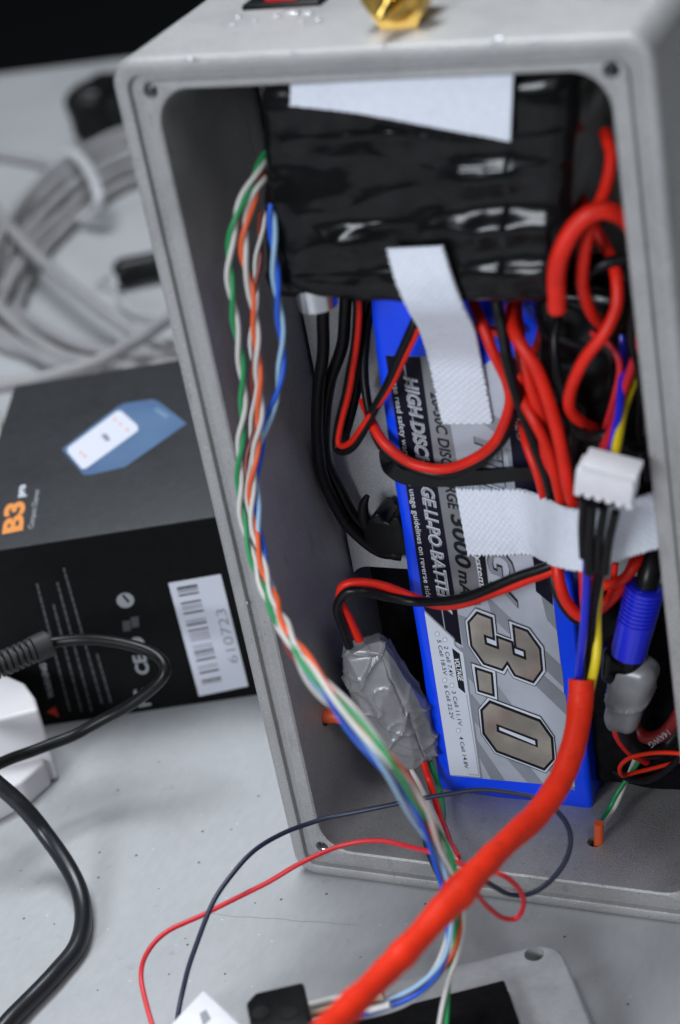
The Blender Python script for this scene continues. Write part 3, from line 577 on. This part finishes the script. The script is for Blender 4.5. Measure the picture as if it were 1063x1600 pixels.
# left leads
lead('black_cable', 'black cable running straight down beside the left wall to the bottom clip', 'cable', [(503, 440, 30), (504, 520, 32), (497, 620, 34), (496, 690, 36), (510, 760, 38), (545, 822, 40), (590, 860, 42), (628, 868, 44)], 1.55, rubber, 'black cables against the mounting plate')
lead('black_cable', 'second black cable lying along the inner side of the first', 'cable', [(542, 440, 33), (536, 530, 35), (518, 590, 37), (508, 650, 39), (510, 720, 41), (535, 775, 42), (565, 820, 43), (600, 852, 44)], 1.55, rubber, 'black cables against the mounting plate')
lead('black_cable', 'third black cable doubled back above the hook, next to the red stripe', 'cable', [(558, 440, 32), (556, 530, 32), (542, 610, 31), (530, 665, 31), (528, 700, 30), (548, 700, 28), (575, 655, 25), (605, 605, 22), (628, 550, 20), (648, 505, 20), (665, 470, 24)], 1.15, rubber, 'black cables against the mounting plate')
lead('black_cable', 'fourth black cable behind the doubled back lead', 'cable', [(575, 440, 36), (568, 530, 36), (558, 600, 36), (545, 660, 35), (536, 690, 35)], 1.4, rubber, 'black cables against the mounting plate')
lead('red_lead', 'thin red lead sandwiched in the doubled back black cable at the left', 'lead', [(561, 440, 30), (559, 520, 30), (550, 590, 29), (536, 650, 29), (529, 692, 28), (545, 692, 26.5), (572, 655, 24.5), (606, 612, 22), (634, 555, 20), (655, 512, 20)], 0.75, red, rg)
# clip, strap and lumps
hk = thing('cable_clip', 'black plastic hook clip holding the left cables by the battery', 'clip', Y(595, 830, 44))
mesh('clip_body', bevel_mesh(prism([Y(a, b, 36) for a, b in ((586, 802), (593, 804), (599, 815), (607, 818), (614, 808), (624, 812), (632, 835), (640, 868), (590, 868), (574, 852), (568, 835), (575, 815))], Vector((0, 9, 0))), 0.6, 2), black, hk)
mesh('clip_hook', tube(YL([(574, 775, 38), (568, 790, 38), (570, 812, 38), (583, 832, 39)]), [0.7, 1.3, 1.6, 1.9], 10), black, hk)
mesh('clip_hook', tube(YL([(566, 552, 38), (561, 580, 38), (560, 610, 40)]), [1.2, 1.8, 1.2], 10), black, hk)
bs = [(592, 706, 612, 700, 38), (594, 722, 612, 712, 31), (602, 740, 615, 721, 26.2), (630, 757, 634, 735, 26), (680, 761, 682, 738, 26.2), (740, 759, 742, 736, 26.4), (800, 753, 800, 732, 26.4), (840, 750, 840, 730, 27)]
tag(mesh('battery_band', ribbon([(Y(a, b, y), Y(c, d, y)) for a, b, c, d, y in bs], 10, 6, 1.0), black, sharp=60), 'flat black plastic band strapped across the battery', 'band')
def lumps(c, half, rad, amp, fr, rot=None, n=34):
    def dsp(q, nn):
        k = (1-abs(noise.noise((q+c)*fr)))*amp + noise.noise((q+c)*fr*2.0)*amp*0.15; return q + (nn if nn.length else Vector((0, 0, 0)))*(k-amp*.5)
    return rbox(c, half, rad, n, dsp, rot)
tag(mesh('taped_bundle', lumps(Y(925, 575, 30), (11, 8, 24), 5, 2.5, 0.07, Matrix.Rotation(math.radians(6), 3, 'Y')), tape, sharp=60), 'lumpy black taped bundle between the red leads at the right', 'bundle')
tag(mesh('wiring_mass', lumps(Y(1000, 1090, 40), (14, 5, 26), 4, 2.5, 0.08), foam, sharp=60), 'dark mass of wiring in the lower right corner of the box', 'wiring')
# grey duct taped bundle
dcn = Y(608, 1095, 26); dax = (Y(655, 1200, 24)-Y(566, 992, 22)).normalized(); dux = Vector((dax.z, 0, -dax.x)); dux = -dux if dux.x < 0 else dux
Rd = Matrix((dux.normalized(), yv, -dax)).transposed()
def facet(q, seed, cnt, base, amp):
    rg_ = random.Random(seed)
    k = 0
    for i in range(cnt):
        d = Vector((rg_.gauss(0, 1), rg_.gauss(0, .9), rg_.gauss(0, .8))).normalized(); h = base*(0.80+0.22*rg_.random())
        e = Vector((q.x/8.6, q.y/6.5, q.z/19.5)).dot(d)
        if e > h: k = max(k, (e-h)*amp)
    return k
def crease(q, f, o, w=10): return (1-abs(noise.noise(q*f+o)))**w
def ddisp(q, n):
    s = q.z/20; q = q.copy(); q.x *= 0.98-0.18*max(0, s)-0.12*max(0, -s); q.y *= 1-0.15*abs(s)
    k = -facet(q, 5, 26, 1.1, 8.5) + noise.noise(q*0.10)*0.9 + crease(q, .16, Vector((5, 5, 1)), 12)*0.45
    k += crease(q, .085, Vector((3, 1, 8)), 22)*1.0 + crease(Vector((q.x, q.y, q.z*.7)), .07, Vector((13, 4, 2)), 26)*0.7
    return q + n*k
db = tag(mesh('duct_taped_bundle', rbox(dcn, (9.0, 6.5, 19.5), 3.0, 84, ddisp, Rd), duct, sharp=48), 'crumpled bundle wrapped in grey duct tape beside the battery', 'bundle')
for pts, m, r in (([(640, 1195, 24), (655, 1225, 20), (672, 1260, 12), (690, 1300, -2), (712, 1345, -20)], wht_w, .75), ([(662, 1190, 24), (672, 1225, 22), (684, 1262, 14), (694, 1295, 4), (715, 1340, -18)], red, .95), ([(672, 1190, 26), (686, 1235, 24), (692, 1275, 16), (690, 1320, 2), (700, 1375, -20)], green, .75), ([(662, 1240, 20), (662, 1290, 10), (668, 1330, 2), (690, 1380, -16)], navy, .6)):
    mesh('wire', tube(YL(pts), r, 10, 10), m, db)

# blue barrel connector at the right
ct = thing('barrel_connector', 'blue ribbed barrel connector hanging by the right rim, its end wrapped in tape', 'connector', Y(990, 970, 20))
A0, A1 = Y(1009, 915, 19), Y(982, 1022, 17); ax = (A1-A0).normalized(); Lc = (A1-A0).length
Cc = [A0+ax*Lc*i/220 for i in range(221)]
mesh('barrel', sweep(Cc, lambda t: 4.75-0.45*t - (0.42 if (t < .52 and (t*17) % 1 < .35) else 0) - (0.6 if t < .01 else 0), 32), bluep, ct, sharp=50)
mesh('cable', tube(YL([(1030, 820, 30), (1022, 860, 24), (1014, 900, 20), (1007, 930, 19)]), 2.7, 16), rubber, ct)
def cdisp(q, n): return q + n*(noise.noise(q*0.15+Vector((1, 5, 2)))*1.2)
mesh('black_tape_wrap', rbox(Y(975, 1035, 19), (5.2, 4.5, 6), 3, 20, cdisp, Matrix.Rotation(math.radians(14), 3, 'Y')), tape, ct, sharp=60)
def gdisp(q, n):
    s = -q.z/11; q = q.copy(); q.x *= 1-0.22*s; return q + n*(noise.noise(q*0.08+Vector((2, 2, 9)))*1.4 + crease(q, .09, Vector((1, 5, 6)), 14)*0.8)
mesh('grey_tape_wrap', rbox(Y(981, 1083, 18), (5.0, 4.2, 10.5), 3.2, 36, gdisp, Matrix.Rotation(math.radians(16), 3, 'Y')), duct, ct, sharp=60)
mesh('cable', tube(YL([(960, 1120, 20), (966, 1150, 22), (985, 1175, 26), (1010, 1190, 32)]), 1.1, 12), red, ct)
mesh('cable', tube(YL([(972, 1120, 21), (982, 1150, 23), (1005, 1170, 26), (1040, 1165, 30), (1075, 1120, 34)]), 2.4, 16), rubber, ct)
rw = tag(mesh('thick_wire', tube(YL([(985, 1120, 26), (1005, 1150, 24), (1035, 1148, 22), (1062, 1115, 20), (1080, 1060, 20)]), 1.7, 16), mat('dark red silicone', (0.16, 0.008, 0.007), 0.4), sharp=80), 'dark red thick wire printed 14AWG curling in the lower right corner', 'wire')
fc = Face(Y(1030, 1140, 18.6), (0.15, -1, 0.25), 0.05)
fc.text('14AWG', (1043, 1140), (1012, 1162), 1.6, p_lgrey, rw, 1, 0.1, 0)
tag(mesh('thin_wire', tube(YL([(1080, 1180, 16), (1050, 1177, 17), (1015, 1178, 18), (985, 1186, 20), (969, 1200, 22), (972, 1212, 25), (990, 1208, 28), (1040, 1195, 32), (1080, 1185, 34)]), 0.55, 10), sleeve_m), 'thin orange wire looping low beside the right rim', 'wire')
tag(mesh('thin_wire', tube(YL([(960, 1205, 30), (985, 1218, 28), (1010, 1220, 25), (1040, 1205, 22), (1075, 1170, 20)]), 0.8, 10), rubber), 'thin black wire looping low beside the right rim', 'wire')
gp = thing('grommet_pair', 'white and green wire pair dropping through an orange sleeve into the floor hole', 'wire pair', hz)
a, b = twist([Y(1000, 1180, 32), Y(983, 1212, 30), Y(968, 1240, 27), Y(955, 1266, 24.5), Vector((hz.x+1.4, hz.y, 14))], 0.55, 0.6, 26, 0.4, 12)
mesh('wire', a, wht_w, gp); mesh('wire', b, green, gp)
mesh('orange_sleeve', tube([Vector((hz.x+1.6, hz.y, 15.5)), Vector((hz.x+1.1, hz.y, 11)), Vector((hz.x+.4, hz.y, 6)), Vector((hz.x, hz.y, 3))], 1.25, 14, 5), orange, gp)

# ================================================================== thin loose wires in front
tag(mesh('loose_wire', tube(YL([(275, 1640, -72), (283, 1560, -66), (305, 1480, -56), (340, 1402, -44), (385, 1340, -32), (440, 1303, -20), (500, 1283, -12), (570, 1267, -8), (640, 1252, -6), (700, 1241, -5), (760, 1236, -5), (820, 1243, -6), (862, 1262, -8), (888, 1297, -12), (887, 1335, -16), (866, 1372, -20), (832, 1396, -24), (796, 1398, -28), (764, 1382, -34), (740, 1360, -42)]), 0.62, 10, 12), navy), 'thin navy wire looping from the lower left across the open box', 'wire')
tag(mesh('loose_wire', tube(YL([(255, 1640, -80), (236, 1590, -74), (221, 1530, -66), (228, 1490, -58), (262, 1455, -50), (330, 1425, -42), (410, 1383, -34), (470, 1350, -28), (530, 1323, -22), (590, 1313, -20), (640, 1322, -22), (690, 1338, -28), (735, 1354, -36), (780, 1364, -38), (808, 1384, -36), (818, 1412, -34), (806, 1436, -34), (780, 1432, -38), (750, 1402, -46), (735, 1385, -52)]), 0.62, 10, 12), dred), 'thin red wire curving from the lower left to a small loop by the box', 'wire')

# ================================================================== foreground on the table
def zprism(pts, ztop, zbot, bevel=0.8):
    P = [Z(a, b, ztop) for a, b in pts]; return prism(P, Vector((0, 0, zbot-ztop)), bevel)
lid = thing('enclosure_lid', 'grey metal lid with a screw hole lying on the table at the bottom right', 'lid', Z(835, 1560, 0))
c0 = Z(872, 1466, 9); e1 = (Z(660, 1520, 9)-c0).normalized(); e2 = Vector((-e1.y, e1.x, 0)); e2 = -e2 if e2.y > 0 else e2
lw, lh, lr = 86, 70, 7
def lpt(a, b, z=9): return c0 + e1*a + e2*b + Vector((0, 0, z-9))
op = [(lr-lr*math.cos(math.radians(t)), lr-lr*math.sin(math.radians(t))) for t in range(0, 91, 15)]
outl = [lpt(a, b) for a, b in op] + [lpt(lw, 0), lpt(lw, lh), lpt(0, lh)]
lo = mesh('lid_plate', prism(outl, Vector((0, 0, -8.8)), 1.2), lid_m, lid, sharp=30)
hc = Z(835, 1491, 9); cut(lo, [cyl(Vector((hc.x, hc.y, 2)), zv, 2.4, 10, 20)])
k0 = Z(788, 1530, 12.5); mesh('foam_sheet', prism([k0, k0+e1*46, k0+e1*46+e2*40, k0+e2*40], Vector((0, 0, -3.4)), 0.6), foam, lid)
tbk = thing('terminal_block', 'blurred black terminal block at the bottom edge of the picture', 'terminal block', Z(440, 1590, 0))
zt = 34
mesh('block_body', zprism([(384, 1566), (399, 1550), (474, 1533), (492, 1620), (398, 1640)], zt, 0.2, 0.8), black, tbk)
for a in (408, 452): mesh('clamp_recess', cyl(Z(a, 1585, zt-.3), zv, 2.0, 0.5, 16), rubber, tbk)
for i, (pts, m) in enumerate((([(470, 1575, 26), (530, 1560, 28), (600, 1545, 30)], wht_w), ([(472, 1590, 24), (530, 1572, 27), (600, 1556, 30)], mat('beige insulation', (0.5, 0.36, 0.24), .5)), ([(474, 1604, 22), (540, 1588, 25), (610, 1570, 28)], wht_w))):
    mesh('wire', tube(ZL(pts), 0.9, 10), m, tbk)
wt = thing('white_tag', 'blurred white plastic tag leaning in the bottom left corner by the red wire', 'tag', Z(320, 1600, 0))
wp = mesh('tag_body', zprism([(318, 1542), (384, 1604), (350, 1660), (262, 1602)], 30, 0.2, 1.2), white, wt)
ft = Face(Z(320, 1580, 30), (0, 0, 1), 0.06)
ft.poly('smudge', [(312, 1584), (322, 1578), (330, 1592), (318, 1604)], p_lgrey, wp, 1)

# ================================================================== black retail box
fa, fb = Z(65, 1135, 0), Z(388, 1088, 0); u = (fb-fa).normalized(); v = Vector((-u.y, u.x, 0)); BZ = 64.0
l1 = Z(40, 605, BZ); bk = Z(290, 557, BZ); bk2 = l1
u0 = min((l1-fa).dot(u), (Z(0, 690, BZ)-fa).dot(u))-1; dv = ((bk-fa).dot(v)+(l1-fa).dot(v))/2; u1 = 98
bx = thing('product_box', 'black cardboard charger box with orange B3 print and a barcode sticker', 'box', fa+u*(u0+u1)/2+v*dv/2)
bo = fa+u*u0
mesh('box_front', boxm(bo, u*(u1-u0), v*0.8, Vector((0, 0, BZ-.5))), boxfr, bx, smooth=False)
mesh('box_body', boxm(bo+v*0.9, u*(u1-u0), v*(dv-1), Vector((0, 0, BZ-.6))), boxfr, bx, smooth=False)
mesh('box_top', bevel_mesh(boxm(bo+Vector((0, 0, BZ-.5)), u*(u1-u0), v*dv, Vector((0, 0, .7))), .3, 2), boxtop, bx)
tf = Face(Vector((0, 0, BZ+0.2)), (0, 0, 1), 0.05); tp = bx
hx = tf.poly('blue_hexagon', [(97, 702), (185, 635), (196, 630), (238, 624), (247, 627), (292, 662), (195, 730), (142, 742), (130, 742)], p_blue, tp, 1)
tf.poly('white_card', [(106, 700), (182, 643), (189, 642), (215, 665), (216, 673), (135, 732), (128, 733), (106, 707)], p_white, hx, 2)
for a, b in ((180, 656), (189, 663), (199, 672), (133, 713), (127, 708)): tf.poly('dot_print', [(a-2.5, b), (a, b-2.5), (a+2.5, b), (a, b+2.5)], p_orange, hx, 3)
tf.text('260', (163, 690), (170, 684), 2.2, p_lgrey, hx, 3) if False else tf.poly('dot_print', [(158, 680), (166, 678), (173, 688), (166, 690)], p_mid, hx, 3)
tf.poly('pale_streak', [(240, 640), (246, 638), (264, 650), (260, 655)], mat('print pale blue', (0.16, 0.27, 0.38), .5), hx, 2)
tf.text('B3', (34, 829), (38, 782), 6.0, p_orange, tp, 1, 0, 0.045)
tf.text('pro', (37, 776), (40, 757), 2.6, p_white, tp, 1, 0, 0.04)
tf.text('Compact Charger', (52, 825), (62, 764), 1.7, p_lgrey, tp, 1, 0, 0.02)
fn = Vector((u.y, -u.x, 0)); ff = Face(fa, fn, 0.05)
st = ff.poly('barcode_sticker', [(263, 911), (345, 897), (388, 1072), (311, 1088)], p_white, bx, 1)
def sticker(s, t):                # s across 0..1, t down 0..1
    a = Vector((263, 911)).lerp(Vector((345, 897)), s); b = Vector((311, 1088)).lerp(Vector((388, 1072)), s); q = a.lerp(b, t); return (q.x, q.y)
bars = [(.05, .07, 0), (.075, .085, 1), (.09, .1, 1), (.115, .13, 0), (.185, .2, 0), (.215, .222, 1), (.23, .237, 1), (.245, .252, 1), (.275, .29, 0), (.345, .352, 1), (.36, .367, 1), (.378, .393, 0), (.43, .442, 0), (.46, .468, 1), (.48, .488, 1), (.5, .508, 1), (.52, .528, 1), (.57, .577, 1), (.59, .597, 1), (.615, .625, 0), (.632, .64, 0), (.648, .655, 1), (.663, .67, 1), (.69, .705, 0), (.75, .757, 1), (.77, .777, 1), (.80, .815, 0), (.87, .882, 0), (.89, .898, 0), (.905, .91, 1)]
for a, b, g in bars: ff.poly('bar', [sticker(.13, a), sticker(.52, a), sticker(.52, b), sticker(.13, b)], p_black if not g else p_mid, st, 2)
ff.text('610723', sticker(.93, .78), sticker(.93, .30), 3.2, p_mid, st, 2, 0, -0.01)
for (a, b), (c, d), g in (((56, 912), (108, 1112)), ((82, 945), (126, 1112)), ((88, 910), (142, 1112)), ((98, 888), (158, 1100)), ((150, 1022), (172, 1098))) and [((56, 912), (108, 1112), 0), ((82, 945), (126, 1112), 1), ((88, 910), (142, 1112), 2), ((98, 888), (158, 1100), 3), ((150, 1022), (172, 1098), 4)]:
    P = []; L_ = math.hypot(c-a, d-b); s = 0; parts = []
    while s < L_:
        k = random.uniform(6, 16); e = min(L_, s+k); x0, y0 = a+(c-a)*s/L_, b+(d-b)*s/L_; x1, y1 = a+(c-a)*e/L_, b+(d-b)*e/L_
        q = [ff.p(x0, y0, 1), ff.p(x0+3, y0-1, 1), ff.p(x1+3, y1-1, 1), ff.p(x1, y1, 1)]; parts.append((q, [(0, 1, 2, 3)])); s = e+1.6
    mesh('print_line', join(parts), p_grey, bx, smooth=False)
ff.text('WARNING', (85, 1090), (71, 1036), 1.9, p_lgrey, bx, 1, 0, 0.03)
ff.poly('warning_triangle', [(73, 1113), (86, 1104), (93, 1121)], p_red, bx, 1)
ff.poly('round_mark', [(196+14*math.cos(t*.5236), 938+12*math.sin(t*.5236)) for t in range(12)], p_lgrey, bx, 1)
ff.poly('tick', [(190, 930), (194, 929), (203, 940), (200, 942)], boxfr, bx, 2)
for a, b in ((198, 978), (211, 972)): ff.poly('bin_mark', [(a-7, b-7), (a+5, b-9), (a+7, b+7), (a-5, b+9)], p_grey, bx, 1)
ff.text('FC', (236, 1102), (227, 1075), 4.0, p_lgrey, bx, 1, 0, 0.03)
ff.text('CE', (234, 1052), (226, 1022), 4.0, p_lgrey, bx, 1, 0, 0.03)
ff.poly('round_mark', [(214+12*math.cos(t*.5236), 1006+11*math.sin(t*.5236)) for t in range(12)], p_lgrey, bx, 1)

# ================================================================== adapter and cords at the left
ad = thing('power_adapter', 'white plastic power adapter at the left edge of the table', 'adapter', Z(20, 1200, 0))
mesh('adapter_body', zprism([(-120, 1025), (6, 1052), (38, 1066), (54, 1088), (60, 1108), (0, 1124), (-120, 1132)], 26, 0.2, 1.2), adp, ad)
mesh('adapter_foot', zprism([(-120, 1160), (22, 1150), (62, 1168), (70, 1190), (34, 1222), (-20, 1250), (-120, 1255)], 9, 0.2, 1.0), adp, ad)
cd = thing('plug_cord', 'slim glossy black cord with a ribbed strain relief looping before the product box', 'cord', Z(255, 1045, 0))
cpts = ZL([(40, 1018, 47), (75, 1004, 47), (120, 999, 47), (170, 1001, 47), (215, 1010, 46), (247, 1026, 44), (259, 1045, 42), (250, 1065, 39), (215, 1093, 34), (165, 1122, 29), (110, 1150, 26), (50, 1175, 26), (0, 1195, 28), (-60, 1225, 30)])
mesh('cord', tube(cpts, 1.65, 16, 12), rubber, cd, sharp=80)
r0, r1 = Z(-25, 1050, 47), Z(78, 1004, 47); rc = [r0.lerp(r1, i/80) for i in range(81)]
mesh('strain_relief', sweep(rc, lambda t: (3.9 if t > .74 else 3.7) - (1.5 if (t < .74 and (t*11) % 1 < .38) else 0) - (0.5 if t > .985 else 0), 20), mat('matt black rubber', (0.02, 0.02, 0.021), .6), cd, sharp=50)
tag(mesh('mains_cable', tube(ZL([(-90, 1150, 34), (-30, 1202, 32), (22, 1248, 24), (68, 1300, 14), (108, 1358, 7), (130, 1418, 3), (122, 1472, 2.6), (88, 1520, 2.6), (40, 1570, 2.6), (-20, 1635, 2.6)]), 2.4, 18, 14), mat('satin black cable', (0.012, 0.013, 0.016), .33), sharp=80), 'thick black power cord bending down the left side of the table', 'cable')

# ================================================================== grey network cable coil and things behind
nc = thing('network_cable', 'coil of grey network cable lying on the table behind the box', 'cable', Z(100, 400, 0))
loops = [[(300, 480, 20), (262, 500, 20), (215, 532, 20), (160, 562, 20), (100, 583, 20), (40, 597, 20), (-40, 610, 20)],
 [(320, 560, 5), (262, 540, 8), (205, 517, 12), (140, 470, 16), (80, 420, 18), (30, 372, 18), (-30, 300, 14)],
 [(-60, 400, 4), (-10, 455, 4), (50, 507, 4), (120, 540, 4), (200, 556, 4), (300, 556, 4)],
 [(-60, 430, 8), (-5, 478, 8), (50, 528, 8), (110, 560, 8), (190, 575, 8), (290, 570, 6)],
 [(-60, 470, 5), (0, 520, 5), (60, 556, 5), (130, 580, 5), (220, 590, 4), (300, 580, 4)],
 [(-30, 470, 12), (8, 400, 12), (30, 350, 12), (72, 300, 14), (125, 258, 15), (190, 225, 15), (300, 175, 15)],
 [(0, 480, 8), (20, 410, 8), (45, 365, 9), (88, 315, 10), (140, 275, 10), (200, 245, 10), (300, 205, 10)],
 [(-20, 430, 18), (0, 370, 18), (28, 325, 18), (70, 278, 18), (120, 242, 18), (185, 210, 18), (300, 165, 18)],
 [(20, 500, 4), (40, 440, 4), (75, 385, 4), (115, 345, 4), (165, 305, 4), (215, 280, 4), (300, 262, 4)],
 [(5, 460, 12), (32, 415, 10), (62, 370, 8), (105, 330, 7), (150, 290, 7), (205, 262, 7), (300, 235, 7)],
 [(-60, 235, 3), (0, 243, 3), (50, 252, 3), (100, 262, 4), (150, 262, 4)],
 [(300, 600, 3), (220, 610, 3), (100, 560, 3), (20, 545, 3), (-60, 500, 3)],
 [(-50, 330, 3), (-10, 345, 3), (40, 335, 3), (100, 290, 3)]]
for i, L in enumerate(loops): mesh('cable_loop', tube(ZL(L), 3.0 if i not in (10, 12) else 2.2, 12, 10), greyc, nc, sharp=80)
mesh('twist_tie', tube(ZL([(95, 250, 14), (112, 240, 22), (132, 256, 22), (148, 285, 21), (155, 310, 18), (148, 332, 10), (130, 345, 4)]), 3.0, 12, 8), greyd, nc)
tag(mesh('thin_cable', tube(ZL([(150, 445, 2), (178, 432, 8), (182, 460, 4), (198, 483, 3), (230, 494, 3), (300, 496, 3)]), 1.1, 8, 8), greyd), 'thin pale lead curling from the small black plug on the table', 'cable')
def jag(c, half, amp, n=14): return lumps(c, half, min(half)*.7, amp, 0.08, None, n)
tag(mesh('small_black_plug', lumps(Z(232, 415, 8), (17, 6, 6), 5, 2, 0.05, Matrix.Rotation(math.radians(30), 3, 'Z'), 16), black), 'small blurred black plug lying inside the cable coil', 'plug')
tag(mesh('black_adapter', lumps(Z(162, 168, 16), (13, 20, 15), 8, 5, 0.03, None, 20), black), 'blurred black adapter standing behind the coil by the box corner', 'adapter')
tag(mesh('yellow_clip', zprism([(18, 620), (30, 616), (26, 655), (14, 660)], 30, 0.2, 1), yellow), 'tiny yellow piece peeping out behind the product box', 'clip')
tag(mesh('white_block', zprism([(-90, 640), (-4, 632), (2, 700), (-90, 720)], 34, 0.2, 1.5), adp), 'pale block just inside the left edge behind the product box', 'block')

bpy.context.view_layer.update()
